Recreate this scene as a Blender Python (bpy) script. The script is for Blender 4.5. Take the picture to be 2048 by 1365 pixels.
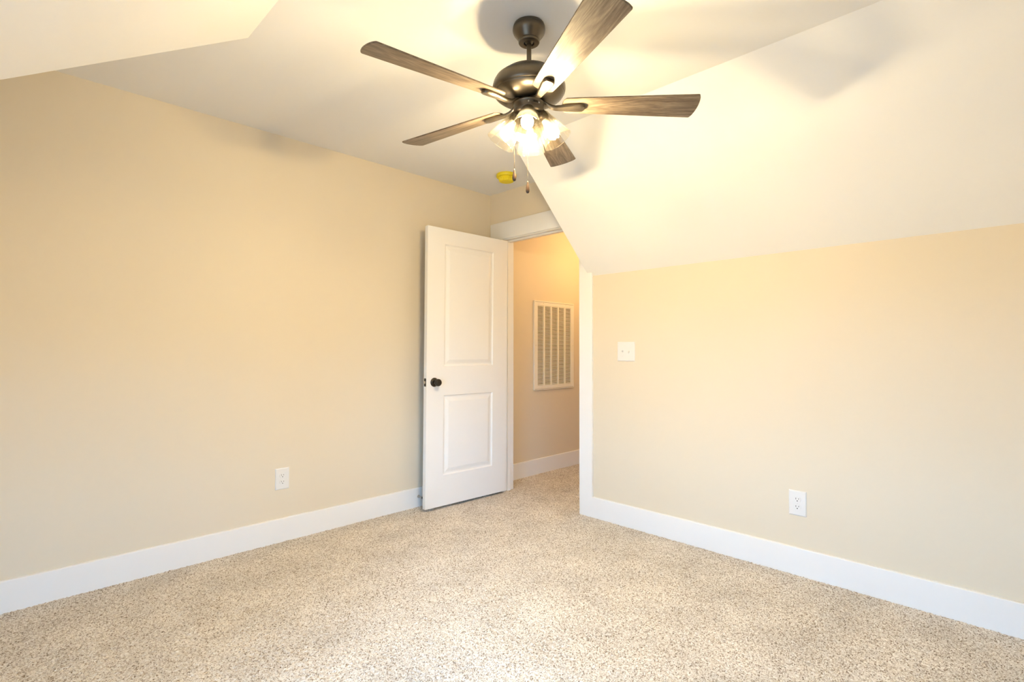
import bpy, bmesh, math, random
import numpy as np
from mathutils import Vector, Matrix

random.seed(7)
np.random.seed(7)
S = bpy.context.scene
COL = S.collection
for _o in list(bpy.data.objects):
    bpy.data.objects.remove(_o)

# ------------------------------------------------------------------ camera
F_PX = 1029.8
CAM_YAW, CAM_PITCH, CAM_ROLL = math.radians(44.992), math.radians(0.956), math.radians(0.065)
cam_d = bpy.data.cameras.new('camera')
cam_d.sensor_width = 36.0
cam_d.lens = F_PX / 2048.0 * 36.0
cam_d.clip_start = 0.02
cam = bpy.data.objects.new('camera', cam_d)
COL.objects.link(cam)
_F = Vector((math.cos(CAM_YAW) * math.cos(CAM_PITCH), math.sin(CAM_YAW) * math.cos(CAM_PITCH), math.sin(CAM_PITCH)))
_R = Vector((math.sin(CAM_YAW), -math.cos(CAM_YAW), 0))
_U = _R.cross(_F)
_R2 = _R * math.cos(CAM_ROLL) + _U * math.sin(CAM_ROLL)
_U2 = _U * math.cos(CAM_ROLL) - _R * math.sin(CAM_ROLL)
cam.matrix_world = Matrix(((_R2.x, _U2.x, -_F.x, 0), (_R2.y, _U2.y, -_F.y, 0), (_R2.z, _U2.z, -_F.z, 1.16), (0, 0, 0, 1)))
S.camera = cam
S.cycles.transparent_max_bounces = 32

# ------------------------------------------------------------------ light levels, world, exposure
BULB_STRENGTH = 1500.0
BULB_COLOR = (1.0, 0.80, 0.48)
HALL_STRENGTH = 80.0
HALL_COLOR = (1.0, 0.60, 0.24)
DAY_STRENGTH = 20.0
DAY_COLOR = (0.42, 0.94, 1.74)
GROUND_COLOR = (0.17, 0.24, 0.32)
S.view_settings.view_transform = 'Standard'
S.view_settings.look = 'None'
S.view_settings.gamma = 1.0
S.view_settings.use_curve_mapping = False
S.view_settings.exposure = -0.12

W = bpy.data.worlds.new('sky')
S.world = W
W.use_nodes = True
_nt = W.node_tree
_bg = _nt.nodes['Background']
# bright sky above the horizon, darker ground below it
_tc = _nt.nodes.new('ShaderNodeTexCoord')
_sx = _nt.nodes.new('ShaderNodeSeparateXYZ')
_mr = _nt.nodes.new('ShaderNodeMapRange')
_mr.inputs['From Min'].default_value = -0.03
_mr.inputs['From Max'].default_value = 0.05
_mx = _nt.nodes.new('ShaderNodeMix')
_mx.data_type = 'RGBA'
_mx.inputs[6].default_value = (*GROUND_COLOR, 1)
_mx.inputs[7].default_value = (*DAY_COLOR, 1)
_nt.links.new(_tc.outputs['Generated'], _sx.inputs[0])
_nt.links.new(_sx.outputs['Z'], _mr.inputs['Value'])
_nt.links.new(_mr.outputs['Result'], _mx.inputs[0])
_nt.links.new(_mx.outputs[2], _bg.inputs['Color'])
_bg.inputs['Strength'].default_value = DAY_STRENGTH

# windows in the two walls behind the camera (along the wall, then height), in metres
FY0, FY1, FZ0, FZ1 = 0.30, 1.45, 0.45, 1.60      # in the knee wall
WX0, WX1, WZ0, WZ1 = -0.42, 0.60, 0.36, 1.34      # in the gable wall

def portal(loc, w, h, rotz):
    l = bpy.data.lights.new('window_portal', 'AREA')
    l.shape = 'RECTANGLE'
    l.size, l.size_y = w, h
    l.cycles.is_portal = True
    o = bpy.data.objects.new('window_portal', l)
    COL.objects.link(o)
    o.location = loc
    o.rotation_euler = (math.radians(90), 0, rotz)
portal(((WX0 + WX1) / 2, -0.60, (WZ0 + WZ1) / 2), WX1 - WX0, WZ1 - WZ0, math.radians(180))
portal((-0.64, (FY0 + FY1) / 2, (FZ0 + FZ1) / 2), FY1 - FY0, FZ1 - FZ0, math.radians(90))

# ------------------------------------------------------------------ room measures
XR, YL, ZC = 2.945, 3.206, 2.465        # right wall, left wall, ceiling
XB, YB = -0.55, -0.50                   # walls behind the camera
YH = 3.255                              # hall wall
KNEE = 1.6775
BH = 0.139                              # baseboard height
BT = 0.017
DY0, DY1, DZ = 2.258, 3.043, 2.062      # door opening (right jamb, left jamb, head)
WT = 0.115                              # thickness of the wall with the door

# ------------------------------------------------------------------ helpers
def obj(name, bm, mat, parent=None, smooth=False, autosmooth=None):
    me = bpy.data.meshes.new(name)
    bmesh.ops.recalc_face_normals(bm, faces=bm.faces)
    if smooth:
        for f in bm.faces:
            f.smooth = True
        if autosmooth is not None:
            ca = math.radians(autosmooth)
            for e in bm.edges:
                if len(e.link_faces) == 2 and e.calc_face_angle(0.0) > ca:
                    e.smooth = False
    bm.to_mesh(me)
    bm.free()
    me.materials.append(mat)
    o = bpy.data.objects.new(name, me)
    COL.objects.link(o)
    if parent is not None:
        o.parent = parent
    return o

def empty(name, loc, rot=(0, 0, 0), parent=None):
    o = bpy.data.objects.new(name, None)
    o.empty_display_size = 0.05
    COL.objects.link(o)
    o.location = loc
    o.rotation_euler = rot
    if parent is not None:
        o.parent = parent
    return o

def tag(o, label=None, cat=None, group=None, kind=None):
    if label: o['label'] = label
    if cat: o['category'] = cat
    if group: o['group'] = group
    if kind: o['kind'] = kind
    return o

def box(bm, x0, x1, y0, y1, z0, z1, bev=0.0, seg=2):
    r = bmesh.ops.create_cube(bm, size=1.0)
    vs = r['verts']
    for v in vs:
        v.co = Vector((x0 if v.co.x < 0 else x1, y0 if v.co.y < 0 else y1, z0 if v.co.z < 0 else z1))
    if bev > 0:
        es = list({e for v in vs for e in v.link_edges})
        bmesh.ops.bevel(bm, geom=es, offset=bev, segments=seg, affect='EDGES', profile=0.5)
    return vs

def prism(bm, bottom, top):
    """solid between two matching outlines"""
    a = [bm.verts.new(p) for p in bottom]
    b = [bm.verts.new(p) for p in top]
    n = len(a)
    bm.faces.new(a)
    bm.faces.new(list(reversed(b)))
    for i in range(n):
        bm.faces.new((a[i], a[(i + 1) % n], b[(i + 1) % n], b[i]))

def lathe(bm, prof, seg=48, mat=None, close=False):
    """turn a list of (r, z) about z"""
    rings = []
    for r, z in prof:
        if r < 1e-6:
            v = bm.verts.new((0, 0, z) if mat is None else mat @ Vector((0, 0, z)))
            rings.append([v])
        else:
            ring = []
            for i in range(seg):
                a = 2 * math.pi * i / seg
                p = Vector((r * math.cos(a), r * math.sin(a), z))
                ring.append(bm.verts.new(p if mat is None else mat @ p))
            rings.append(ring)
    pairs = list(zip(rings[:-1], rings[1:]))
    if close:
        pairs.append((rings[-1], rings[0]))
    for A, B in pairs:
        if len(A) == 1 and len(B) == 1:
            continue
        for i in range(seg):
            j = (i + 1) % seg
            if len(A) == 1:
                bm.faces.new((A[0], B[j], B[i]))
            elif len(B) == 1:
                bm.faces.new((A[i], A[j], B[0]))
            else:
                bm.faces.new((A[i], A[j], B[j], B[i]))

def tube(bm, pts, rad, seg=10):
    pts = [Vector(p) for p in pts]
    rings = []
    for i, p in enumerate(pts):
        t = (pts[min(i + 1, len(pts) - 1)] - pts[max(i - 1, 0)]).normalized()
        up = Vector((0, 0, 1)) if abs(t.z) < 0.9 else Vector((1, 0, 0))
        a = t.cross(up).normalized()
        b = t.cross(a).normalized()
        r = rad[i] if isinstance(rad, (list, tuple)) else rad
        rings.append([bm.verts.new(p + a * r * math.cos(2 * math.pi * k / seg) + b * r * math.sin(2 * math.pi * k / seg)) for k in range(seg)])
    for A, B in zip(rings[:-1], rings[1:]):
        for k in range(seg):
            bm.faces.new((A[k], A[(k + 1) % seg], B[(k + 1) % seg], B[k]))
    bm.faces.new(rings[0])
    bm.faces.new(list(reversed(rings[-1])))

# ------------------------------------------------------------------ materials
def mat_new(name):
    m = bpy.data.materials.new(name)
    m.use_nodes = True
    nt = m.node_tree
    return m, nt, nt.nodes['Principled BSDF']

def paint(name, col, rough=0.6, bump=0.02, scale=260.0, spec=0.3):
    m, nt, p = mat_new(name)
    p.inputs['Base Color'].default_value = (*col, 1)
    p.inputs['Roughness'].default_value = rough
    p.inputs['Specular IOR Level'].default_value = spec
    tc = nt.nodes.new('ShaderNodeTexCoord')
    no = nt.nodes.new('ShaderNodeTexNoise')
    no.inputs['Scale'].default_value = scale
    no.inputs['Detail'].default_value = 3
    bp = nt.nodes.new('ShaderNodeBump')
    bp.inputs['Strength'].default_value = bump
    bp.inputs['Distance'].default_value = 0.002
    nt.links.new(tc.outputs['Object'], no.inputs['Vector'])
    nt.links.new(no.outputs['Fac'], bp.inputs['Height'])
    nt.links.new(bp.outputs['Normal'], p.inputs['Normal'])
    return m

def metal(name, col, rough=0.4, metallic=0.85):
    m, nt, p = mat_new(name)
    p.inputs['Base Color'].default_value = (*col, 1)
    p.inputs['Roughness'].default_value = rough
    p.inputs['Metallic'].default_value = metallic
    return m

M_WALL = paint('greige_wall_paint', (0.71, 0.63, 0.50), 0.55, 0.03)
M_CEIL = paint('white_ceiling_paint', (0.81, 0.81, 0.805), 0.8, 0.03)
M_TRIM = paint('white_trim_enamel', (0.81, 0.81, 0.805), 0.35, 0.01, 120, 0.45)
M_DOOR = paint('white_door_enamel', (0.80, 0.79, 0.775), 0.42, 0.02, 160, 0.4)
M_PLATE = paint('white_wall_plate_plastic', (0.74, 0.735, 0.725), 0.3, 0.0, 100, 0.5)
M_GRILLE = paint('white_grille_enamel', (0.80, 0.77, 0.70), 0.4, 0.0, 100, 0.4)
M_FILTER = paint('grille_filter', (0.13, 0.10, 0.065), 0.9, 0.1, 80, 0.1)
M_COLLAR = paint('white_lamp_collar', (0.8, 0.79, 0.76), 0.4, 0.0, 100, 0.4)
M_SLOT = paint('dark_slot', (0.03, 0.028, 0.025), 0.7, 0.0)
M_BRONZE = metal('dark_bronze', (0.115, 0.098, 0.078), 0.33, 0.9)
M_KNOB = metal('oil_rubbed_bronze', (0.045, 0.038, 0.032), 0.38, 0.8)
M_CHAIN = metal('brass_bead_chain', (0.13, 0.10, 0.065), 0.45, 0.9)
M_STEEL = metal('latch_steel', (0.6, 0.58, 0.54), 0.3, 0.95)
M_FOB = paint('dark_walnut_fob', (0.06, 0.035, 0.022), 0.3, 0.0, 100, 0.5)
M_RUBBER = paint('black_rubber', (0.02, 0.02, 0.018), 0.7, 0.0)

def carpet_material():
    m, nt, p = mat_new('speckled_carpet')
    N, L = nt.nodes, nt.links
    tc = N.new('ShaderNodeTexCoord')
    vo = N.new('ShaderNodeTexVoronoi')
    vo.inputs['Scale'].default_value = 240
    vo.inputs['Randomness'].default_value = 1.0
    sep = N.new('ShaderNodeSeparateColor')
    rp = N.new('ShaderNodeValToRGB')
    cr = rp.color_ramp
    cr.interpolation = 'LINEAR'
    cr.elements[0].position = 0.0
    cr.elements[0].color = (0.19, 0.145, 0.105, 1)
    cr.elements[1].position = 1.0
    cr.elements[1].color = (0.84, 0.81, 0.77, 1)
    for pos, c in ((0.08, (0.33, 0.28, 0.23)), (0.22, (0.52, 0.465, 0.41)), (0.45, (0.655, 0.605, 0.555)), (0.75, (0.755, 0.71, 0.66))):
        e = cr.elements.new(pos)
        e.color = (*c, 1)
    nz = N.new('ShaderNodeTexNoise')
    nz.inputs['Scale'].default_value = 4.2
    nz.inputs['Detail'].default_value = 4
    mr = N.new('ShaderNodeMapRange')
    mr.inputs['From Min'].default_value = 0.3
    mr.inputs['From Max'].default_value = 0.7
    mr.inputs['To Min'].default_value = 0.87
    mr.inputs['To Max'].default_value = 1.08
    mx = N.new('ShaderNodeVectorMath')
    mx.operation = 'SCALE'
    nb = N.new('ShaderNodeTexNoise')
    nb.inputs['Scale'].default_value = 320
    nb.inputs['Detail'].default_value = 2
    bp = N.new('ShaderNodeBump')
    bp.inputs['Strength'].default_value = 0.5
    bp.inputs['Distance'].default_value = 0.004
    L.new(tc.outputs['Object'], vo.inputs['Vector'])
    L.new(tc.outputs['Object'], nz.inputs['Vector'])
    L.new(tc.outputs['Object'], nb.inputs['Vector'])
    L.new(vo.outputs['Color'], sep.inputs[0])
    L.new(sep.outputs[0], rp.inputs['Fac'])
    L.new(nz.outputs['Fac'], mr.inputs['Value'])
    L.new(rp.outputs['Color'], mx.inputs[0])
    L.new(mr.outputs['Result'], mx.inputs['Scale'])
    L.new(mx.outputs['Vector'], p.inputs['Base Color'])
    L.new(nb.outputs['Fac'], bp.inputs['Height'])
    L.new(bp.outputs['Normal'], p.inputs['Normal'])
    p.inputs['Roughness'].default_value = 0.95
    p.inputs['Specular IOR Level'].default_value = 0.1
    return m

def wood_material():
    m, nt, p = mat_new('weathered_oak_blade')
    N, L = nt.nodes, nt.links
    tc = N.new('ShaderNodeTexCoord')
    oi = N.new('ShaderNodeObjectInfo')
    off = N.new('ShaderNodeVectorMath'); off.operation = 'ADD'
    mul = N.new('ShaderNodeVectorMath'); mul.operation = 'SCALE'
    mul.inputs[0].default_value = (3.1, 1.7, 0.0)
    mp = N.new('ShaderNodeMapping')
    mp.inputs['Scale'].default_value = (1.6, 15.0, 1.0)
    wv = N.new('ShaderNodeTexNoise')
    wv.inputs['Scale'].default_value = 2.4
    wv.inputs['Detail'].default_value = 6
    wv.inputs['Roughness'].default_value = 0.6
    wv.inputs['Distortion'].default_value = 0.25
    mp2 = N.new('ShaderNodeMapping')
    mp2.inputs['Scale'].default_value = (22.0, 420.0, 1.0)
    fine = N.new('ShaderNodeTexNoise')
    fine.inputs['Scale'].default_value = 1.5
    fine.inputs['Detail'].default_value = 3
    # cathedral figure
    mp3 = N.new('ShaderNodeMapping')
    mp3.inputs['Scale'].default_value = (2.2, 17.0, 1.0)
    big = N.new('ShaderNodeTexNoise')
    big.inputs['Scale'].default_value = 1.0
    big.inputs['Detail'].default_value = 1
    sn = N.new('ShaderNodeMath'); sn.operation = 'MULTIPLY'; sn.inputs[1].default_value = 75
    ss = N.new('ShaderNodeMath'); ss.operation = 'SINE'
    a1 = N.new('ShaderNodeMath'); a1.operation = 'MULTIPLY_ADD'; a1.inputs[1].default_value = 0.10
    a2 = N.new('ShaderNodeMath'); a2.operation = 'MULTIPLY_ADD'; a2.inputs[1].default_value = 0.75
    a3 = N.new('ShaderNodeMath'); a3.operation = 'SUBTRACT'; a3.inputs[1].default_value = 0.38
    rp = N.new('ShaderNodeValToRGB')
    cr = rp.color_ramp
    cr.elements[0].position = 0.22
    cr.elements[0].color = (0.060, 0.043, 0.031, 1)
    cr.elements[1].position = 0.80
    cr.elements[1].color = (0.225, 0.180, 0.138, 1)
    e = cr.elements.new(0.5); e.color = (0.125, 0.095, 0.070, 1)
    L.new(oi.outputs['Random'], mul.inputs['Scale'])
    L.new(tc.outputs['Object'], off.inputs[0])
    L.new(mul.outputs[0], off.inputs[1])
    for q in (mp, mp2, mp3):
        L.new(off.outputs[0], q.inputs['Vector'])
    L.new(mp.outputs[0], wv.inputs['Vector'])
    L.new(mp2.outputs[0], fine.inputs['Vector'])
    L.new(mp3.outputs[0], big.inputs['Vector'])
    L.new(big.outputs['Fac'], sn.inputs[0])
    L.new(sn.outputs[0], ss.inputs[0])
    L.new(ss.outputs[0], a1.inputs[0])
    L.new(wv.outputs['Fac'], a1.inputs[2])
    L.new(fine.outputs['Fac'], a2.inputs[0])
    L.new(a1.outputs[0], a2.inputs[2])
    L.new(a2.outputs[0], a3.inputs[0])
    L.new(a3.outputs[0], rp.inputs['Fac'])
    L.new(rp.outputs['Color'], p.inputs['Base Color'])
    p.inputs['Roughness'].default_value = 0.36
    p.inputs['Specular IOR Level'].default_value = 0.32
    return m

def glass_material(name, tint=(1, 0.985, 0.95), rough=0.02, ior=1.45):
    """thin clear glass: see-through with mirror-like sheen at the edges"""
    m = bpy.data.materials.new(name)
    m.use_nodes = True
    nt = m.node_tree
    N, L = nt.nodes, nt.links
    N.remove(N['Principled BSDF'])
    out = N['Material Output']
    tr = N.new('ShaderNodeBsdfTransparent'); tr.inputs['Color'].default_value = (*tint, 1)
    gl = N.new('ShaderNodeBsdfGlossy'); gl.inputs['Roughness'].default_value = rough
    lw = N.new('ShaderNodeLayerWeight'); lw.inputs['Blend'].default_value = 0.32
    mx = N.new('ShaderNodeMixShader')
    L.new(lw.outputs['Fresnel'], mx.inputs['Fac'])
    L.new(tr.outputs[0], mx.inputs[1])
    L.new(gl.outputs[0], mx.inputs[2])
    L.new(mx.outputs[0], out.inputs['Surface'])
    return m

def shade_glass_material():
    """clear seeded shade glass with a little body that catches the light of its bulb"""
    m = bpy.data.materials.new('seeded_shade_glass')
    m.use_nodes = True
    nt = m.node_tree
    N, L = nt.nodes, nt.links
    N.remove(N['Principled BSDF'])
    out = N['Material Output']
    tr = N.new('ShaderNodeBsdfTransparent'); tr.inputs['Color'].default_value = (1.0, 0.975, 0.92, 1)
    gl = N.new('ShaderNodeBsdfGlossy'); gl.inputs['Roughness'].default_value = 0.04
    df = N.new('ShaderNodeBsdfTranslucent'); df.inputs['Color'].default_value = (0.9, 0.85, 0.75, 1)
    lw = N.new('ShaderNodeLayerWeight'); lw.inputs['Blend'].default_value = 0.35
    tc = N.new('ShaderNodeTexCoord')
    nz = N.new('ShaderNodeTexVoronoi'); nz.inputs['Scale'].default_value = 90
    bp = N.new('ShaderNodeBump'); bp.inputs['Strength'].default_value = 0.15; bp.inputs['Distance'].default_value = 0.002
    m1 = N.new('ShaderNodeMixShader'); m1.inputs['Fac'].default_value = 0.006
    m2 = N.new('ShaderNodeMixShader')
    L.new(tc.outputs['Object'], nz.inputs['Vector'])
    L.new(nz.outputs['Distance'], bp.inputs['Height'])
    L.new(bp.outputs['Normal'], gl.inputs['Normal'])
    L.new(tr.outputs[0], m1.inputs[1])
    L.new(df.outputs[0], m1.inputs[2])
    fm = N.new('ShaderNodeMath'); fm.operation = 'MULTIPLY'; fm.inputs[1].default_value = 0.5
    L.new(lw.outputs['Fresnel'], fm.inputs[0])
    L.new(fm.outputs[0], m2.inputs['Fac'])
    L.new(m1.outputs[0], m2.inputs[1])
    L.new(gl.outputs[0], m2.inputs[2])
    L.new(m2.outputs[0], out.inputs['Surface'])
    return m

def emit_material(name, col, strength):
    m = bpy.data.materials.new(name)
    m.use_nodes = True
    nt = m.node_tree
    nt.nodes.remove(nt.nodes['Principled BSDF'])
    em = nt.nodes.new('ShaderNodeEmission')
    em.inputs['Color'].default_value = (*col, 1)
    em.inputs['Strength'].default_value = strength
    nt.links.new(em.outputs[0], nt.nodes['Material Output'].inputs['Surface'])
    return m

def yellow_material():
    m, nt, p = mat_new('yellow_dust_cap_plastic')
    N, L = nt.nodes, nt.links
    p.inputs['Base Color'].default_value = (0.95, 0.80, 0.03, 1)
    p.inputs['Roughness'].default_value = 0.35
    tl = N.new('ShaderNodeBsdfTranslucent'); tl.inputs['Color'].default_value = (0.95, 0.85, 0.03, 1)
    mx = N.new('ShaderNodeMixShader'); mx.inputs['Fac'].default_value = 0.35
    L.new(p.outputs[0], mx.inputs[1]); L.new(tl.outputs[0], mx.inputs[2])
    L.new(mx.outputs[0], N['Material Output'].inputs['Surface'])
    return m

M_CARPET = carpet_material()
M_WOOD = wood_material()
M_GLASS = glass_material('window_glass')
M_SHADE = shade_glass_material()
M_BULB = emit_material('glowing_bulb', BULB_COLOR, BULB_STRENGTH)
M_HALL = emit_material('glowing_globe', HALL_COLOR, HALL_STRENGTH)
M_YELLOW = yellow_material()

# ------------------------------------------------------------------ floor: pile carpet, tufted surface
def axis(lo, hi, flo, fhi, fine, coarse):
    a = list(np.arange(lo, flo, coarse)) if flo > lo else []
    b = list(np.arange(flo, fhi, fine))
    c = list(np.arange(fhi, hi, coarse)) + [hi]
    return np.array(a + b + c)

gx = axis(-0.6, 5.35, -0.1, 4.5, 0.0048, 0.05)
gy = axis(-0.55, 3.28, 0.0, 3.28, 0.0048, 0.05)
nx, ny = len(gx), len(gy)
XX, YY = np.meshgrid(gx, gy, indexing='ij')
XX = XX + np.random.uniform(-0.0016, 0.0016, XX.shape)
YY = YY + np.random.uniform(-0.0016, 0.0016, YY.shape)
ZZ = np.random.beta(3.0, 2.0, XX.shape) * 0.009 - 0.0075
co = np.stack([XX, YY, ZZ], axis=-1).reshape(-1, 3).astype(np.float32)
ii = np.arange(nx * ny).reshape(nx, ny)
quads = np.stack([ii[:-1, :-1], ii[1:, :-1], ii[1:, 1:], ii[:-1, 1:]], axis=-1).reshape(-1, 4).astype(np.int32)
me = bpy.data.meshes.new('floor')
me.vertices.add(len(co)); me.vertices.foreach_set('co', co.ravel())
nq = len(quads)
me.loops.add(nq * 4); me.loops.foreach_set('vertex_index', quads.ravel())
me.polygons.add(nq)
me.polygons.foreach_set('loop_start', np.arange(0, nq * 4, 4, dtype=np.int32))
me.polygons.foreach_set('use_smooth', np.ones(nq, dtype=bool))
me.update()
me.validate()
me.materials.append(M_CARPET)
floor = bpy.data.objects.new('floor', me)
COL.objects.link(floor)
tag(floor, 'beige speckled wall to wall carpet covering the bedroom and hall floor', 'floor', kind='structure')

def struct(name, bm, m, label=None, cat=None, **k):
    o = obj(name, bm, m, None, **k)
    return tag(o, label, cat, kind='structure')

# ------------------------------------------------------------------ walls
bm = bmesh.new()
box(bm, XB - 0.1, XR + WT, YL, YL + 0.12, -0.02, ZC)
struct('wall_left', bm, M_WALL, 'long tan painted wall with one low outlet, left of the open door', 'wall')

bm = bmesh.new()
box(bm, XR, XR + WT, YB - 0.1, DY0 - 0.018, -0.02, ZC)
box(bm, XR, XR + WT, DY1 + 0.018, YL, -0.02, ZC)
box(bm, XR, XR + WT, DY0 - 0.018, DY1 + 0.018, DZ + 0.018, ZC)
struct('wall_right', bm, M_WALL, 'low pale wall with the light switch plate, under the sloped ceiling', 'wall')

bm = bmesh.new()
box(bm, XB - 0.1, WX0, YB - 0.12, YB, -0.02, ZC)
box(bm, WX1, XR, YB - 0.12, YB, -0.02, ZC)
box(bm, WX0, WX1, YB - 0.12, YB, -0.02, WZ0)
box(bm, WX0, WX1, YB - 0.12, YB, WZ1, ZC)
struct('wall_back', bm, M_WALL, 'wall with the window, behind the camera', 'wall')

bm = bmesh.new()
box(bm, XB - 0.1, XB, YB, FY0, -0.02, ZC)
box(bm, XB - 0.1, XB, FY1, YL, -0.02, ZC)
box(bm, XB - 0.1, XB, FY0, FY1, -0.02, FZ0)
box(bm, XB - 0.1, XB, FY0, FY1, FZ1, ZC)
struct('wall_front', bm, M_WALL, 'knee wall with a window, behind the camera', 'wall')

HX1, HY0 = 5.30, 2.06
bm = bmesh.new()
box(bm, XR + WT, HX1 + 0.1, YH, YH + 0.08, -0.02, ZC)
struct('wall_hall', bm, M_WALL, 'amber lit hall wall seen through the doorway, carrying the return grille', 'wall')
bm = bmesh.new()
box(bm, HX1, HX1 + 0.1, HY0, YH, -0.02, ZC)
struct('wall_hall_end', bm, M_WALL, 'far end wall of the hall', 'wall')
bm = bmesh.new()
box(bm, XR + WT, HX1 + 0.1, HY0 - 0.1, HY0, -0.02, ZC)
struct('wall_hall_side', bm, M_WALL, 'near side wall of the hall', 'wall')

# ------------------------------------------------------------------ ceilings
bm = bmesh.new()
box(bm, XB - 0.1, HX1 + 0.1, YB - 0.12, YH + 0.1, ZC, ZC + 0.06)
struct('ceiling', bm, M_CEIL, 'flat cream white ceiling that carries the ceiling fan', 'ceiling')

bm = bmesh.new()
y0 = YB
prism(bm,
      [(2.318, y0, ZC), (XR, y0, KNEE), (XR, y0, ZC)],
      [(2.318, 2.300, ZC), (XR, 2.178, KNEE), (XR, 2.178, ZC)])
struct('ceiling_right', bm, M_CEIL, 'steep white sloped ceiling above the low wall with the switch', 'ceiling')

bm = bmesh.new()
prism(bm,
      [(0.727, y0, ZC), (XB, y0, 1.676), (XB, y0, ZC)],
      [(0.727, 2.292, ZC), (XB, 2.292, 1.676), (XB, 2.292, ZC)])
struct('ceiling_left', bm, M_CEIL, 'shallow white sloped ceiling at the upper corner above the tan wall', 'ceiling')

# ------------------------------------------------------------------ baseboards
def baseboard(name, x0, x1, y0, y1, label, face):
    """board with its upper front edge eased; face = side that looks into the room"""
    c = 0.004
    prof = [(0, -0.015), (0, BH), (BT - c, BH), (BT - c * 0.3, BH - c * 0.3), (BT, BH - c), (BT, -0.015)]   # distance from wall, height
    bm = bmesh.new()
    if face == '-y':
        prism(bm, [(x0, y1 - d, z) for d, z in prof], [(x1, y1 - d, z) for d, z in prof])
    elif face == '+y':
        prism(bm, [(x0, y0 + d, z) for d, z in prof], [(x1, y0 + d, z) for d, z in prof])
    elif face == '-x':
        prism(bm, [(x1 - d, y0, z) for d, z in prof], [(x1 - d, y1, z) for d, z in prof])
    else:
        prism(bm, [(x0 + d, y0, z) for d, z in prof], [(x0 + d, y1, z) for d, z in prof])
    return struct(name, bm, M_TRIM, label, 'baseboard')

CY0 = 2.142      # outer edge of the right casing leg
baseboard('baseboard_left', XB, XR, YL - BT, YL, 'tall white baseboard along the tan wall with the outlet', '-y')
baseboard('baseboard_right', XR - BT, XR, YB + BT, CY0 + 0.004, 'tall white baseboard along the low wall under the switch', '-x')
baseboard('baseboard_hall', XR + WT, HX1, YH - BT, YH, 'white baseboard of the hall below the return grille', '-y')
baseboard('baseboard_back', XB + BT, XR - BT, YB, YB + BT, 'white baseboard under the window behind the camera', '+y')
baseboard('baseboard_front', XB, XB + BT, YB + BT, YL - BT, 'white baseboard of the knee wall behind the camera', '+x')
baseboard('baseboard_hall_side', XR + WT, HX1, HY0, HY0 + BT, 'white baseboard along the near side of the hall', '+y')

# ------------------------------------------------------------------ door casing and jambs
CT = BT
bm = bmesh.new()
_p = [(XR, CY0), (XR - CT + 0.004, CY0), (XR - CT + 0.0012, CY0 + 0.0012), (XR - CT, CY0 + 0.004), (XR - CT, DY0 - 0.008), (XR - CT + 0.002, DY0 - 0.006), (XR, DY0 - 0.006)]
prism(bm, [(x, y, -0.012) for x, y in _p], [(x, y, DZ + 0.006) for x, y in _p])
struct('trim_1', bm, M_TRIM, 'flat white casing leg where the doorway meets the low wall', 'door trim')
bm = bmesh.new()
box(bm, XR - CT, XR, DY1 + 0.006, DY1 + 0.118, -0.012, DZ + 0.006, 0.003)
struct('trim_2', bm, M_TRIM, 'flat white casing leg hidden behind the open door', 'door trim', smooth=True, autosmooth=50)
bm = bmesh.new()
box(bm, XR - CT - 0.003, XR, CY0 - 0.02, YL - 0.022, DZ + 0.006, DZ + 0.147, 0.003)
struct('trim_3', bm, M_TRIM, 'flat white head casing across the top of the doorway', 'door trim', smooth=True, autosmooth=50)
bm = bmesh.new()
box(bm, XR - 0.002, XR + WT + 0.002, DY0 - 0.018, DY0, -0.012, DZ, 0.0015)
struct('trim_4', bm, M_TRIM, 'white jamb on the latch side of the doorway', 'door trim')
bm = bmesh.new()
box(bm, XR - 0.002, XR + WT + 0.002, DY1, DY1 + 0.018, -0.012, DZ, 0.0015)
struct('trim_5', bm, M_TRIM, 'white jamb strip on the hinge side of the doorway', 'door trim')
bm = bmesh.new()
box(bm, XR - 0.002, XR + WT + 0.002, DY0 - 0.018, DY1 + 0.018, DZ, DZ + 0.018, 0.0015)
struct('trim_6', bm, M_TRIM, 'white head jamb on the underside of the doorway', 'door trim')
bm = bmesh.new()
box(bm, XR + 0.04, XR + 0.075, DY0, DY0 + 0.011, -0.012, DZ - 0.011, 0.002)
box(bm, XR + 0.04, XR + 0.075, DY1 - 0.011, DY1, -0.012, DZ - 0.011, 0.002)
box(bm, XR + 0.04, XR + 0.075, DY0, DY1, DZ - 0.011, DZ, 0.002)
struct('trim_7', bm, M_TRIM, 'thin white door stop strip inside the doorway', 'door trim')

# ------------------------------------------------------------------ windows behind the camera
def window(name, w, h, mw, label):
    """built with its opening's lower left corner at the origin, room towards +y, then placed by mw"""
    fw = 0.045
    zm = h / 2
    def done(bm):
        bmesh.ops.transform(bm, matrix=mw, verts=bm.verts)
        return bm
    bm = bmesh.new()
    for x0, x1, z0, z1 in ((0, fw, 0, h), (w - fw, w, 0, h), (fw, w - fw, 0, fw), (fw, w - fw, h - fw, h), (fw, w - fw, zm - 0.02, zm + 0.02)):
        box(bm, x0, x1, -0.09, -0.03, z0, z1, 0.002)
    win = struct(name, done(bm), M_TRIM, label, 'window')
    for z0, z1 in ((fw, zm - 0.02), (zm + 0.02, h - fw)):
        bm = bmesh.new()
        box(bm, fw, w - fw, -0.065, -0.062, z0, z1)
        obj('window_pane', done(bm), M_GLASS, win)
    bm = bmesh.new()
    box(bm, -0.09, 0, 0, 0.018, 0, h, 0.003)
    box(bm, w, w + 0.09, 0, 0.018, 0, h, 0.003)
    box(bm, -0.09, w + 0.09, 0, 0.02, h, h + 0.07, 0.003)
    box(bm, -0.11, w + 0.11, 0, 0.045, -0.03, 0, 0.003)
    obj('window_casing', done(bm), M_TRIM, win)
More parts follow.
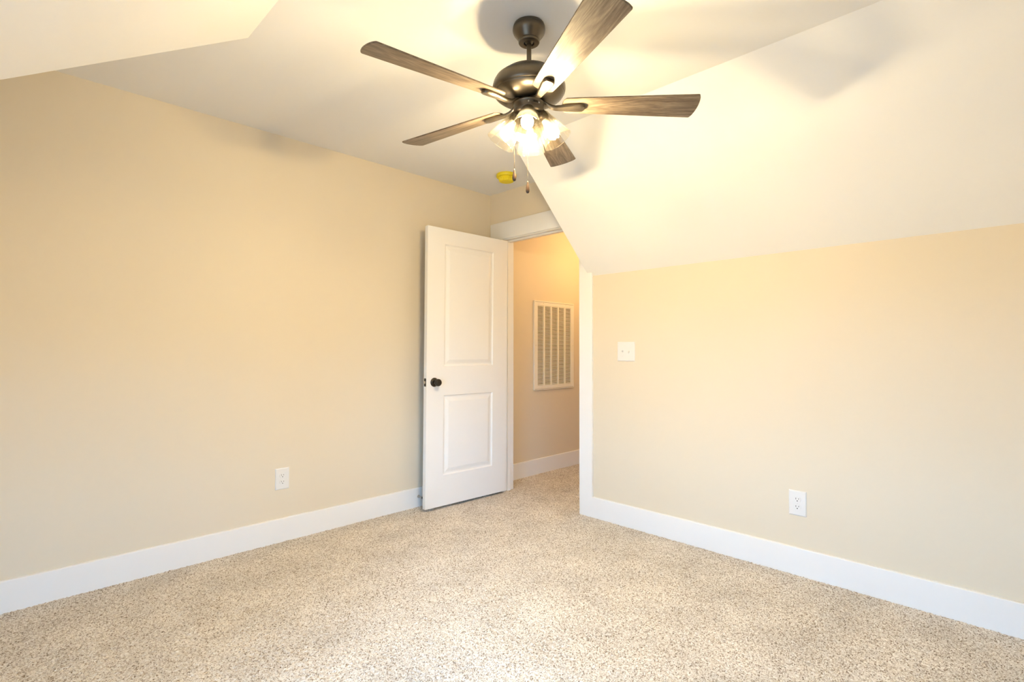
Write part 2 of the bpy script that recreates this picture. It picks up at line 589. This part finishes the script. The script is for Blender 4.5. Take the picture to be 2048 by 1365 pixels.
window('window_1', WX1 - WX0, WZ1 - WZ0, Matrix.Translation((WX0, YB, WZ0)), 'white sash window in the gable wall behind the camera')
window('window_2', FY1 - FY0, FZ1 - FZ0, Matrix.Translation((XB, FY1, FZ0)) @ Matrix.Rotation(math.radians(-90), 4, 'Z'), 'white sash window in the knee wall behind the camera')

# ------------------------------------------------------------------ the open door
DW, DH, DT = 0.772, 2.032, 0.035
def door_slab():
    bm = bmesh.new()
    st = 0.150
    xs = [0, st, DW - st, DW]
    zs = [0, 0.222, 0.806, 1.020, 1.918, DH]
    rings = [(0.0, 0.0), (0.007, 0.0075), (0.014, 0.009), (0.022, 0.0085), (0.046, 0.0015), (0.052, 0.0012)]
    for side in (0, 1):
        yf = 0.0 if side == 0 else DT
        sg = 1 if side == 0 else -1
        P = {}
        def v(x, z, d=0.0):
            k = (round(x, 5), round(z, 5), round(d, 5))
            if k not in P:
                P[k] = bm.verts.new((x, yf + sg * d, z))
            return P[k]
        for i in range(3):
            for j in range(5):
                x0, x1, z0, z1 = xs[i], xs[i + 1], zs[j], zs[j + 1]
                if i == 1 and j in (1, 3):
                    prev = None
                    for ins, d in rings:
                        cur = [v(x0 + ins, z0 + ins, d), v(x1 - ins, z0 + ins, d), v(x1 - ins, z1 - ins, d), v(x0 + ins, z1 - ins, d)]
                        if prev:
                            for k in range(4):
                                bm.faces.new((prev[k], prev[(k + 1) % 4], cur[(k + 1) % 4], cur[k]))
                        prev = cur
                    bm.faces.new(prev)
                else:
                    bm.faces.new((v(x0, z0), v(x1, z0), v(x1, z1), v(x0, z1)))
        if side == 0:
            A = dict(P)
        else:
            B = dict(P)
    def edge(pts):
        for p, q in zip(pts[:-1], pts[1:]):
            ka = (round(p[0], 5), round(p[1], 5), 0.0); kb = (round(q[0], 5), round(q[1], 5), 0.0)
            bm.faces.new((A[ka], A[kb], B[kb], B[ka]))
    edge([(x, 0) for x in xs]); edge([(x, DH) for x in xs])
    edge([(0, z) for z in zs]); edge([(DW, z) for z in zs])
    return bm

# hinge-side corner of the face that looks into the room; the door runs towards -X
door_loc = (2.936, 3.004, 0.016)
DOOR_ANG = math.radians(180 - 2.2)
door = obj('door_1', door_slab(), M_DOOR)
door.location = door_loc
# local +x = along the door, local +y = thickness; the slab is turned so its thickness points to the wall (+Y)
door.rotation_euler = (0, 0, 0)
dx = Vector((math.cos(DOOR_ANG), math.sin(DOOR_ANG), 0.0))
dz = Vector((0.0035, -0.0055, 1.0)).normalized()          # hangs slightly out of plumb
dy = dx.cross(dz).normalized() * -1
if dy.y < 0:
    dy = -dy
dx = (dx - dz * dx.dot(dz)).normalized()
door.matrix_world = Matrix(((dx.x, dy.x, dz.x, door_loc[0]), (dx.y, dy.y, dz.y, door_loc[1]), (dx.z, dy.z, dz.z, door_loc[2]), (0, 0, 0, 1)))
tag(door, 'white two panel door standing open against the tan wall', 'door', kind='structure')

KX, KZ = DW - 0.066, 0.905
bm = bmesh.new()
# knob turned about its spindle; -y is towards the room
Mk = Matrix.Translation((KX, 0, KZ)) @ Matrix.Rotation(math.radians(90), 4, 'X')
lathe(bm, [(0.0, 0.0), (0.012, 0.0), (0.012, 0.022), (0.0145, 0.030), (0.022, 0.036), (0.0265, 0.044), (0.0265, 0.054), (0.0235, 0.061), (0.016, 0.0645), (0.0155, 0.063), (0.0, 0.063)], 40, Mk)
knob = obj('door_knob', bm, M_KNOB, door, smooth=True, autosmooth=40)
tag(knob, 'round dark bronze door knob')
bm = bmesh.new()
lathe(bm, [(0.0, 0.0), (0.0325, 0.0), (0.0325, 0.004), (0.028, 0.009), (0.016, 0.0115), (0.0, 0.0115)], 40, Mk)
obj('knob_rosette', bm, M_KNOB, knob, smooth=True, autosmooth=40)
bm = bmesh.new()
Mb = Matrix.Translation((KX, DT, KZ)) @ Matrix.Rotation(math.radians(-90), 4, 'X')
lathe(bm, [(0.0, 0.0), (0.0325, 0.0), (0.0325, 0.004), (0.02, 0.010), (0.012, 0.013), (0.012, 0.022), (0.0265, 0.040), (0.0265, 0.052), (0.016, 0.060), (0.0, 0.0605)], 40, Mb)
obj('door_knob', bm, M_KNOB, door, smooth=True, autosmooth=40)
bm = bmesh.new()
box(bm, DW - 0.0005, DW + 0.0015, 0.0055, DT - 0.0055, KZ - 0.029, KZ + 0.029, 0.0006)
lp = obj('latch_plate', bm, M_KNOB, door)
bm = bmesh.new()
box(bm, DW + 0.001, DW + 0.012, 0.0105, DT - 0.0105, KZ - 0.009, KZ + 0.009, 0.002)
obj('latch_bolt', bm, M_STEEL, lp)
for hz in (0.22, 1.02, 1.80):
    bm = bmesh.new()
    tube(bm, [(-0.004, DT + 0.006, hz - 0.045), (-0.004, DT + 0.006, hz + 0.045)], 0.006, 12)
    box(bm, -0.0018, 0.0, 0.004, DT + 0.004, hz - 0.044, hz + 0.044)
    obj('hinge', bm, M_KNOB, door)

# ------------------------------------------------------------------ door stop behind the door
ds = empty('door_stop', (2.215, YL - BT, 0.075))
tag(ds, 'small spring door stop with dark tip on the baseboard behind the open door', 'door stop')
bm = bmesh.new()
pts = []
for k in range(150):
    a = k / 150 * 2 * math.pi * 11
    pts.append((0.0058 * math.cos(a), -0.006 - 0.046 * k / 150, 0.0058 * math.sin(a)))
tube(bm, pts, 0.0013, 6)
obj('spring', bm, M_STEEL, ds, smooth=True)
bm = bmesh.new()
lathe(bm, [(0, 0), (0.011, 0), (0.010, 0.006), (0, 0.006)], 24, Matrix.Rotation(math.radians(90), 4, 'X'))
obj('base_plate', bm, M_STEEL, ds)
bm = bmesh.new()
lathe(bm, [(0, 0.050), (0.0085, 0.050), (0.009, 0.062), (0.006, 0.066), (0, 0.067)], 24, Matrix.Rotation(math.radians(90), 4, 'X'))
obj('rubber_tip', bm, M_RUBBER, ds, smooth=True, autosmooth=50)

# ------------------------------------------------------------------ ceiling fan
FX, FY = 1.4953, 1.4003
fan = empty('ceiling_fan', (FX, FY, ZC))
tag(fan, 'bronze ceiling fan with five weathered wood blades and four glass shaded lamps', 'ceiling fan')
def fz(z): return z - ZC

bm = bmesh.new()
lathe(bm, [(0, fz(2.4645)), (0.0575, fz(2.4645)), (0.0610, fz(2.4625)), (0.0640, fz(2.4550)), (0.0648, fz(2.4500)), (0.0636, fz(2.4490)), (0.0652, fz(2.4478)), (0.0656, fz(2.4420)),
           (0.0640, fz(2.4340)), (0.0585, fz(2.4250)), (0.0520, fz(2.4170)), (0.0465, fz(2.4090)), (0.0432, fz(2.4030)), (0.0415, fz(2.4015)), (0.0425, fz(2.4000)), (0.0425, fz(2.3940)), (0.0405, fz(2.3905)),
           (0.0350, fz(2.3890)), (0.0215, fz(2.3890)), (0.0205, fz(2.3920)), (0.0205, fz(2.4040)), (0, fz(2.4040))], 64)
obj('canopy', bm, M_BRONZE, fan, smooth=True, autosmooth=35)
bm = bmesh.new()
lathe(bm, [(0, fz(2.405)), (0.0095, fz(2.405)), (0.0095, fz(2.284)), (0.0, fz(2.284))], 24)
lathe(bm, [(0, fz(2.4045)), (0.0195, fz(2.4045)), (0.0180, fz(2.394)), (0.0098, fz(2.388)), (0, fz(2.388))], 32)
obj('downrod', bm, M_BRONZE, fan, smooth=True, autosmooth=35)
bm = bmesh.new()
lathe(bm, [(0, fz(2.291)), (0.021, fz(2.291)), (0.023, fz(2.283)), (0.050, fz(2.279)), (0.085, fz(2.273)), (0.101, fz(2.266)), (0.1045, fz(2.262)), (0.1045, fz(2.2595)), (0.1025, fz(2.258)),
           (0.1085, fz(2.2565)), (0.122, fz(2.250)), (0.134, fz(2.240)), (0.142, fz(2.226)), (0.1460, fz(2.211)), (0.1465, fz(2.201)), (0.1445, fz(2.192)), (0.1410, fz(2.1865)),
           (0.1385, fz(2.1850)), (0.1385, fz(2.1825)), (0.1370, fz(2.1800)), (0.125, fz(2.1710)), (0.107, fz(2.1625)), (0.085, fz(2.1565)), (0.060, fz(2.1545)), (0, fz(2.1545))], 80)
obj('motor_housing', bm, M_BRONZE, fan, smooth=True, autosmooth=35)
bm = bmesh.new()
lathe(bm, [(0, fz(2.156)), (0.039, fz(2.156)), (0.040, fz(2.155)), (0.040, fz(2.147)), (0.038, fz(2.1455)), (0, fz(2.1455))], 48)
obj('flywheel', bm, M_BRONZE, fan, smooth=True, autosmooth=35)
bm = bmesh.new()
lathe(bm, [(0, fz(2.147)), (0.056, fz(2.147)), (0.0615, fz(2.145)), (0.0630, fz(2.1415)), (0.0615, fz(2.1395)), (0.0605, fz(2.138)), (0.0605, fz(2.117)), (0.062, fz(2.1155)), (0.062, fz(2.112)), (0.058, fz(2.105)), (0.050, fz(2.101)), (0, fz(2.101))], 56)
sw = obj('switch_housing', bm, M_BRONZE, fan, smooth=True, autosmooth=35)
# reverse switch slot and screw on the side facing the camera
def on_side(ang_deg, r, z):
    a = math.radians(ang_deg)
    return Matrix.Translation((r * math.cos(a), r * math.sin(a), z)) @ Matrix.Rotation(a, 4, 'Z')
bm = bmesh.new()
vs = box(bm, -0.002, 0.0012, -0.010, 0.010, -0.0045, 0.0045, 0.0008)
bmesh.ops.transform(bm, matrix=on_side(-112, 0.0605, fz(2.129)), verts=bm.verts)
obj('reverse_switch', bm, M_KNOB, sw)
for ang in (-138, -96):
    bm = bmesh.new()
    lathe(bm, [(0, 0.0022), (0.002, 0.002), (0.0034, 0.0006), (0.0034, -0.001), (0, -0.001)], 16, on_side(ang, 0.0605, fz(2.129)) @ Matrix.Rotation(math.radians(90), 4, 'Y'))
    obj('screw', bm, M_STEEL, sw, smooth=True)
# light fitter plate
bm = bmesh.new()
lathe(bm, [(0, fz(2.102)), (0.046, fz(2.102)), (0.049, fz(2.098)), (0.048, fz(2.088)), (0.040, fz(2.076)), (0.026, fz(2.068)), (0.014, fz(2.064)), (0.009, fz(2.058)), (0.006, fz(2.050)), (0, fz(2.048))], 48)
obj('light_fitter', bm, M_BRONZE, fan, smooth=True, autosmooth=35)

# blades
BZ, BP = 2.140, math.radians(12)
def blade_bm():
    bm = bmesh.new()
    th = 0.006
    out = []
    r0, r1, w0, w1 = 0.137, 0.667, 0.042, 0.0685
    # root end: gently bowed, corners rounded
    def side(t):
        return w0 + (w1 - w0) * (t ** 0.9)
    N = 24
    upper = [(r0 + 0.010 + (r1 - 0.007 - r0 - 0.010) * k / N, side(k / N)) for k in range(N + 1)]
    tip = []
    for k in range(1, 6):      # rounded corner
        a = math.radians(90 - 75 * k / 5)
        tip.append((r1 - 0.007 + 0.007 * math.cos(a), w1 - 0.007 + 0.007 * math.sin(a)))
    for k in range(1, 12):     # bowed end
        y = (w1 - 0.005) * (1 - 2 * k / 12)
        tip.append((r1 + 0.011 * (1 - (y / w1) ** 2), y))
    for k in range(0, 5):
        a = math.radians(-15 - 75 * k / 5)
        tip.append((r1 - 0.007 + 0.007 * math.cos(a), -w1 + 0.007 + 0.007 * math.sin(a)))
    lower = [(x, -y) for x, y in reversed(upper)]
    root = []
    for k in range(1, 8):
        y = -w0 + 2 * w0 * k / 8
        root.append((r0 - 0.004 + 0.012 * (abs(y) / w0) ** 3, y))
    pts = upper + tip + lower + root
    ch = 0.0012
    def ring(sc, z):
        return [bm.verts.new((x - (ch * sc if x > 0.5 else -ch * sc), y * (1 - sc * ch / 0.05), z)) for x, y in pts]
    R = [ring(1, th / 2), ring(0, th / 2 - ch), ring(0, -th / 2 + ch), ring(1, -th / 2)]
    bm.faces.new(R[0]); bm.faces.new(list(reversed(R[3])))
    n = len(pts)
    for A, B in zip(R[:-1], R[1:]):
        for i in range(n):
            bm.faces.new((A[i], B[i], B[(i + 1) % n], A[(i + 1) % n]))
    return bm

def iron_bm():
    """blade iron: a flat curved arm from the flywheel that widens into a tongue under the blade"""
    bm = bmesh.new()
    st = [  # r, z rel blade plane, half width, half thickness, pitch factor
        (0.036, 0.0110, 0.0150, 0.0035, 0.0), (0.052, 0.0105, 0.0140, 0.0035, 0.0), (0.066, 0.0060, 0.0120, 0.0042, 0.05), (0.080, -0.003, 0.0110, 0.0050, 0.2), (0.094, -0.0095, 0.0112, 0.0055, 0.45), (0.108, -0.0118, 0.0122, 0.0055, 0.7),
        (0.125, -0.0115, 0.0140, 0.0058, 0.9), (0.150, -0.0102, 0.0172, 0.0062, 1.0), (0.180, -0.0095, 0.0205, 0.0066, 1.0), (0.200, -0.0092, 0.0218, 0.0066, 1.0), (0.212, -0.0092, 0.0205, 0.0066, 1.0), (0.219, -0.0092, 0.0150, 0.0066, 1.0), (0.2215, -0.0092, 0.0075, 0.0066, 1.0)]
    rings = []
    for r, z, w, t, pf in st:
        a = -BP * pf
        ring = []
        for yy, zz in ((-w, t * 0.5), (-w * 0.86, t), (w * 0.86, t), (w, t * 0.5), (w, -t * 0.3), (w * 0.78, -t), (-w * 0.78, -t), (-w, -t * 0.3)):
            # the arm twists from level at the hub to the pitch of the blade
            y2 = yy * math.cos(a) - zz * math.sin(a)
            z2 = yy * math.sin(a) + zz * math.cos(a)
            ring.append((r, y2, z + z2))
        rings.append([bm.verts.new(p) for p in ring])
    for A, B in zip(rings[:-1], rings[1:]):
        for k in range(8):
            bm.faces.new((A[k], A[(k + 1) % 8], B[(k + 1) % 8], B[k]))
    bm.faces.new(rings[0]); bm.faces.new(list(reversed(rings[-1])))
    # undo the blade's own pitch (the iron hangs under the pitched blade part)
    bmesh.ops.transform(bm, matrix=Matrix.Rotation(BP, 4, 'X'), verts=bm.verts)
    return bm

blade0 = obj('fan_blade', blade_bm(), M_WOOD, fan)
iron0 = obj('blade_iron', iron_bm(), M_BRONZE, blade0, smooth=True, autosmooth=45)
for k in range(5):
    if k == 0:
        b = blade0
    else:
        b = blade0.copy(); COL.objects.link(b); b.parent = fan
        i2 = iron0.copy(); COL.objects.link(i2); i2.parent = b
    ang = math.radians(27.5 + 72 * k)
    b.matrix_local = Matrix.Translation((0, 0, fz(BZ))) @ Matrix.Rotation(ang, 4, 'Z') @ Matrix.Rotation(-BP, 4, 'X')

# four lamps: socket arm > glass shade, bulb
TILT = math.radians(33)
def lamp_frame(az):
    # local -z runs down along the lamp axis, leaning outwards
    a = math.radians(az)
    return Matrix.Translation((0, 0, fz(2.106))) @ Matrix.Rotation(a, 4, 'Z') @ Matrix.Translation((0.042, 0, 0)) @ Matrix.Rotation(-TILT, 4, 'Y')
def socket_bm():
    bm = bmesh.new()
    lathe(bm, [(0, 0.016), (0.013, 0.016), (0.015, 0.010), (0.017, 0.0), (0.0235, -0.006), (0.0245, -0.012), (0.0245, -0.030), (0.022, -0.034), (0.019, -0.036), (0, -0.036)], 36)
    return bm
def shade_bm():
    bm = bmesh.new()
    pr = [(0.0255, -0.010), (0.0285, -0.014), (0.0315, -0.024), (0.0365, -0.044), (0.0435, -0.072), (0.0515, -0.102), (0.0600, -0.134)]
    inner = [(r - 0.0022, z) for r, z in pr]
    rim = [(0.0603, -0.1352), (0.0590, -0.1362), (0.0578, -0.1352)]
    lathe(bm, pr + rim + list(reversed(inner)), 56, close=True)
    return bm
def bulb_bm():
    """small lamp: white collar (material 0) and glowing dome (material 1)"""
    bm = bmesh.new()
    lathe(bm, [(0, -0.034), (0.0125, -0.034), (0.0135, -0.046), (0.0180, -0.060), (0.0228, -0.074), (0.0238, -0.078),
               (0.0242, -0.084), (0.0238, -0.091), (0.0222, -0.099), (0.0190, -0.106), (0.0140, -0.111), (0.0075, -0.1138), (0, -0.1145)], 24)
    for f in bm.faces:
        f.material_index = 1 if f.calc_center_median().z < -0.0870 else 0
    return bm
lamp0 = obj('lamp_socket', socket_bm(), M_BRONZE, fan, smooth=True, autosmooth=35)
shade0 = obj('glass_shade', shade_bm(), M_SHADE, lamp0, smooth=True, autosmooth=60)
bulb0 = obj('light_bulb', bulb_bm(), M_COLLAR, lamp0, smooth=True)
bulb0.data.materials.append(M_BULB)
for k in range(4):
    if k == 0:
        l = lamp0
    else:
        l = lamp0.copy(); COL.objects.link(l); l.parent = fan
        for c in (shade0, bulb0):
            d = c.copy(); COL.objects.link(d); d.parent = l
    l.matrix_local = lamp_frame(-141 + 90 * k)

# pull chains
def chain(x, y, ztop, zfob):
    bm = bmesh.new()
    n = int((ztop - zfob) / 0.0036)
    for k in range(n):
        z = ztop - 0.0036 * k
        bmesh.ops.create_icosphere(bm, subdivisions=1, radius=0.00125, matrix=Matrix.Translation((x, y, fz(z))))
    tube(bm, [(x, y, fz(ztop)), (x, y, fz(zfob))], 0.0004, 5)
    c = obj('pull_chain', bm, M_CHAIN, fan, smooth=True)
    bm = bmesh.new()
    lathe(bm, [(0, fz(zfob) + 0.002), (0.0022, fz(zfob) + 0.001), (0.0030, fz(zfob) - 0.004), (0.0045, fz(zfob) - 0.012), (0.0068, fz(zfob) - 0.025), (0.0078, fz(zfob) - 0.034), (0.0070, fz(zfob) - 0.042), (0.0042, fz(zfob) - 0.0465), (0, fz(zfob) - 0.048)], 20,
          Matrix.Translation((x, y, 0)))
    obj('chain_fob', bm, M_FOB, c, smooth=True)
    return c
chain(-0.0655, 0.0175, 2.118, 1.870)
chain(-0.0050, 0.0020, 2.052, 1.832)

# ------------------------------------------------------------------ smoke detector under its yellow cap
sd = empty('smoke_detector', (2.668, 2.728, ZC))
tag(sd, 'round smoke detector under a yellow dust cap on the ceiling near the door', 'smoke detector')
bm = bmesh.new()
lathe(bm, [(0, 0), (0.072, 0), (0.075, -0.003), (0.075, -0.020), (0.072, -0.024), (0, -0.024)], 56)
obj('mounting_collar', bm, M_YELLOW, sd, smooth=True, autosmooth=40)
bm = bmesh.new()
n = 112
rings = []
for r, z in ((0.058, -0.022), (0.0575, -0.026), (0.056, -0.042), (0.051, -0.052), (0.041, -0.056)):
    ring = []
    for i in range(n):
        a = 2 * math.pi * i / n
        rr = r + (0.0022 if (i // 2) % 2 else -0.0012) * (1 if z < -0.024 else 0.3)
        ring.append(bm.verts.new((rr * math.cos(a), rr * math.sin(a), z)))
    rings.append(ring)
c = bm.verts.new((0, 0, -0.057))
for A, B in zip(rings[:-1], rings[1:]):
    for i in range(n):
        bm.faces.new((A[i], A[(i + 1) % n], B[(i + 1) % n], B[i]))
for i in range(n):
    bm.faces.new((rings[-1][i], rings[-1][(i + 1) % n], c))
obj('dust_cap', bm, M_YELLOW, sd)

# ------------------------------------------------------------------ return air grille in the hall
VX0, VX1, VZ0, VZ1 = 3.535, 4.128, 0.778, 1.622
gr = empty('return_air_grille', ((VX0 + VX1) / 2, YH, VZ0))
tag(gr, 'large white slatted return air grille on the amber hall wall', 'air grille')
gw, gh = VX1 - VX0, VZ1 - VZ0
hw = gw / 2
bm = bmesh.new()
fr, fd = 0.048, 0.016
ix0, ix1, iz0, iz1 = -hw + fr, hw - fr, fr, gh - fr
box(bm, -hw, ix0, -fd, 0, 0, gh, 0.003)
box(bm, ix1, hw, -fd, 0, 0, gh, 0.003)
box(bm, ix0 - 0.003, ix1 + 0.003, -fd, 0, 0, iz0, 0.003)
box(bm, ix0 - 0.003, ix1 + 0.003, -fd, 0, iz1, gh, 0.003)
obj('frame', bm, M_GRILLE, gr)
s = 0.011             # fine seams of the hinged face
for (a0, a1, c0, c1) in ((-hw + s, hw - s, gh - s - 0.002, gh - s), (-hw + s, hw - s, s, s + 0.002)):
    bm = bmesh.new()
    box(bm, a0, a1, -fd - 0.0006, -fd + 0.002, c0, c1)
    obj('face_seam', bm, M_FILTER, gr)
ncol = 5
bw = 0.018
cwid = (ix1 - ix0 - bw * (ncol - 1)) / ncol
for k in range(ncol - 1):
    x = ix0 + cwid * (k + 1) + bw * k
    bm = bmesh.new()
    box(bm, x, x + bw, -fd + 0.001, -0.001, iz0 - 0.002, iz1 + 0.002, 0.0015)
    obj('mullion', bm, M_GRILLE, gr)
ns = 56
pit = (iz1 - iz0) / ns
for k in range(ncol):
    x = ix0 + (cwid + bw) * k
    bm = bmesh.new()
    for j in range(ns):
        z = iz0 + pit * (j + 0.5)
        w_, t_ = 0.0095, 0.0011
        a = math.radians(48)
        y0_, z0_ = -0.0145, z - 0.003
        p = [(y0_, z0_), (y0_ + math.cos(a) * w_, z0_ + math.sin(a) * w_)]
        nrm = (-math.sin(a) * t_, math.cos(a) * t_)
        prism(bm, [(x - 0.002, p[0][0], p[0][1]), (x - 0.002, p[1][0], p[1][1]), (x - 0.002, p[1][0] + nrm[0], p[1][1] + nrm[1]), (x - 0.002, p[0][0] + nrm[0], p[0][1] + nrm[1])],
              [(x + cwid + 0.002, p[0][0], p[0][1]), (x + cwid + 0.002, p[1][0], p[1][1]), (x + cwid + 0.002, p[1][0] + nrm[0], p[1][1] + nrm[1]), (x + cwid + 0.002, p[0][0] + nrm[0], p[0][1] + nrm[1])])
    obj('louver_column', bm, M_GRILLE, gr)
bm = bmesh.new()
box(bm, ix0 - 0.01, ix1 + 0.01, -0.003, -0.0005, iz0 - 0.01, iz1 + 0.01)
obj('air_filter', bm, M_FILTER, gr)
for (x, z) in ((-hw + 0.13, gh - 0.022), (hw - 0.13, gh - 0.022), (-hw + 0.022, gh / 2), (hw - 0.022, gh / 2)):
    bm = bmesh.new()
    lathe(bm, [(0, 0.0015), (0.003, 0.001), (0.0042, 0), (0, 0)], 12, Matrix.Translation((x, -fd, z)) @ Matrix.Rotation(math.radians(90), 4, 'X'))
    obj('screw', bm, M_STEEL, gr)

# ------------------------------------------------------------------ wall plates (local: x across, z up, -y towards the room)
def plate_bm(w, h, t=0.006):
    bm = bmesh.new()
    r = [(w / 2, h / 2, 0), (w / 2, h / 2, -0.0022), (w / 2 - 0.004, h / 2 - 0.004, -t), (w / 2 - 0.006, h / 2 - 0.006, -t - 0.0003)]
    prev = None
    for a, b, y in r:
        cur = [bm.verts.new(p) for p in ((-a, y, -b), (a, y, -b), (a, y, b), (-a, y, b))]
        if prev:
            for k in range(4):
                bm.faces.new((prev[k], prev[(k + 1) % 4], cur[(k + 1) % 4], cur[k]))
        else:
            bm.faces.new(cur)
        prev = cur
    bm.faces.new(list(reversed(prev)))
    return bm

def outlet(name, loc, rotz, label):
    e = empty(name, loc, (0, 0, rotz))
    tag(e, label, 'outlet', 'duplex outlets low on the bedroom walls')
    obj('cover_plate', plate_bm(0.083, 0.128), M_PLATE, e)
    for s in (1, -1):
        bm = bmesh.new()
        # receptacle face: rounded sides, flat top and bottom
        pts = []
        for k in range(40):
            a = 2 * math.pi * k / 40
            x, z = 0.0172 * math.cos(a), 0.0172 * math.sin(a)
            pts.append((x, max(-0.0138, min(0.0138, z))))
        zc = s * 0.0195
        prism(bm, [(x, -0.005, z + zc) for x, z in pts], [(x * 0.96, -0.0082, z * 0.96 + zc) for x, z in pts])
        rc = obj('receptacle', bm, M_PLATE, e)
        for (sx, sz, w_, h_) in ((-0.0064, 0.004, 0.0021, 0.0085), (0.0064, 0.004, 0.0021, 0.0068)):
            bm = bmesh.new()
            box(bm, sx - w_ / 2, sx + w_ / 2, -0.0086, -0.0075, zc + sz - h_ / 2, zc + sz + h_ / 2)
            obj('socket_slot', bm, M_SLOT, rc)
        bm = bmesh.new()
        lathe(bm, [(0, 0.0086), (0.0026, 0.0086), (0.0026, 0.0075), (0, 0.0075)], 16, Matrix.Translation((0, 0, zc - 0.0072)) @ Matrix.Rotation(math.radians(90), 4, 'X'))
        obj('socket_slot', bm, M_SLOT, rc)
    bm = bmesh.new()
    lathe(bm, [(0, 0.0078), (0.002, 0.0076), (0.0033, 0.0064), (0.0033, 0.005), (0, 0.005)], 16, Matrix.Rotation(math.radians(90), 4, 'X'))
    obj('screw', bm, M_PLATE, e)
    return e

outlet('wall_outlet', (1.234, YL, 0.375), 0.0, 'white duplex outlet low on the tan wall left of the door')
outlet('wall_outlet', (XR, 0.8485, 0.366), math.radians(-90), 'white duplex outlet low on the pale wall below the sloped ceiling')

sp = empty('light_switch', (XR, 1.8745, 1.148), (0, 0, math.radians(-90)))
tag(sp, 'white double toggle light switch plate on the pale wall beside the doorway', 'light switch')
obj('cover_plate', plate_bm(0.132, 0.128), M_PLATE, sp)
for i, s in enumerate((-1, 1)):
    bm = bmesh.new()
    box(bm, s * 0.023 - 0.005, s * 0.023 + 0.005, -0.0072, -0.005, -0.012, 0.012, 0.0008)
    tg = obj('toggle', bm, M_PLATE, sp)
    bm = bmesh.new()
    up = 1 if i == 0 else -1
    a = [(s * 0.023 - 0.0042, -0.006, -0.0055), (s * 0.023 + 0.0042, -0.006, -0.0055), (s * 0.023 + 0.0042, -0.006, 0.0055), (s * 0.023 - 0.0042, -0.006, 0.0055)]
    b = [(s * 0.023 - 0.0034, -0.0185, up * 0.0085 - 0.0032), (s * 0.023 + 0.0034, -0.0185, up * 0.0085 - 0.0032), (s * 0.023 + 0.0034, -0.0175, up * 0.0085 + 0.0032), (s * 0.023 - 0.0034, -0.0175, up * 0.0085 + 0.0032)]
    prism(bm, a, b)
    obj('lever', bm, M_PLATE, tg)
    for z in (-0.030, 0.030):
        bm = bmesh.new()
        lathe(bm, [(0, 0.0074), (0.002, 0.0072), (0.0032, 0.0064), (0.0032, 0.005), (0, 0.005)], 16, Matrix.Translation((s * 0.023, 0, z)) @ Matrix.Rotation(math.radians(90), 4, 'X'))
        obj('screw', bm, M_PLATE, sp)

# ------------------------------------------------------------------ hall lamp (out of sight round the door head, lights the hall)
hl = empty('hall_lamp', (4.15, 2.62, ZC))
tag(hl, 'semi flush globe lamp on the hall ceiling', 'lamp')
bm = bmesh.new()
lathe(bm, [(0, 0), (0.06, 0), (0.058, -0.018), (0.012, -0.026), (0.010, -0.26), (0.045, -0.27), (0.045, -0.285), (0, -0.285)], 32)
obj('lamp_stem', bm, M_BRONZE, hl, smooth=True, autosmooth=40)
bm = bmesh.new()
bmesh.ops.create_uvsphere(bm, u_segments=24, v_segments=16, radius=0.085, matrix=Matrix.Translation((0, 0, -0.36)))
obj('globe', bm, M_HALL, hl, smooth=True)
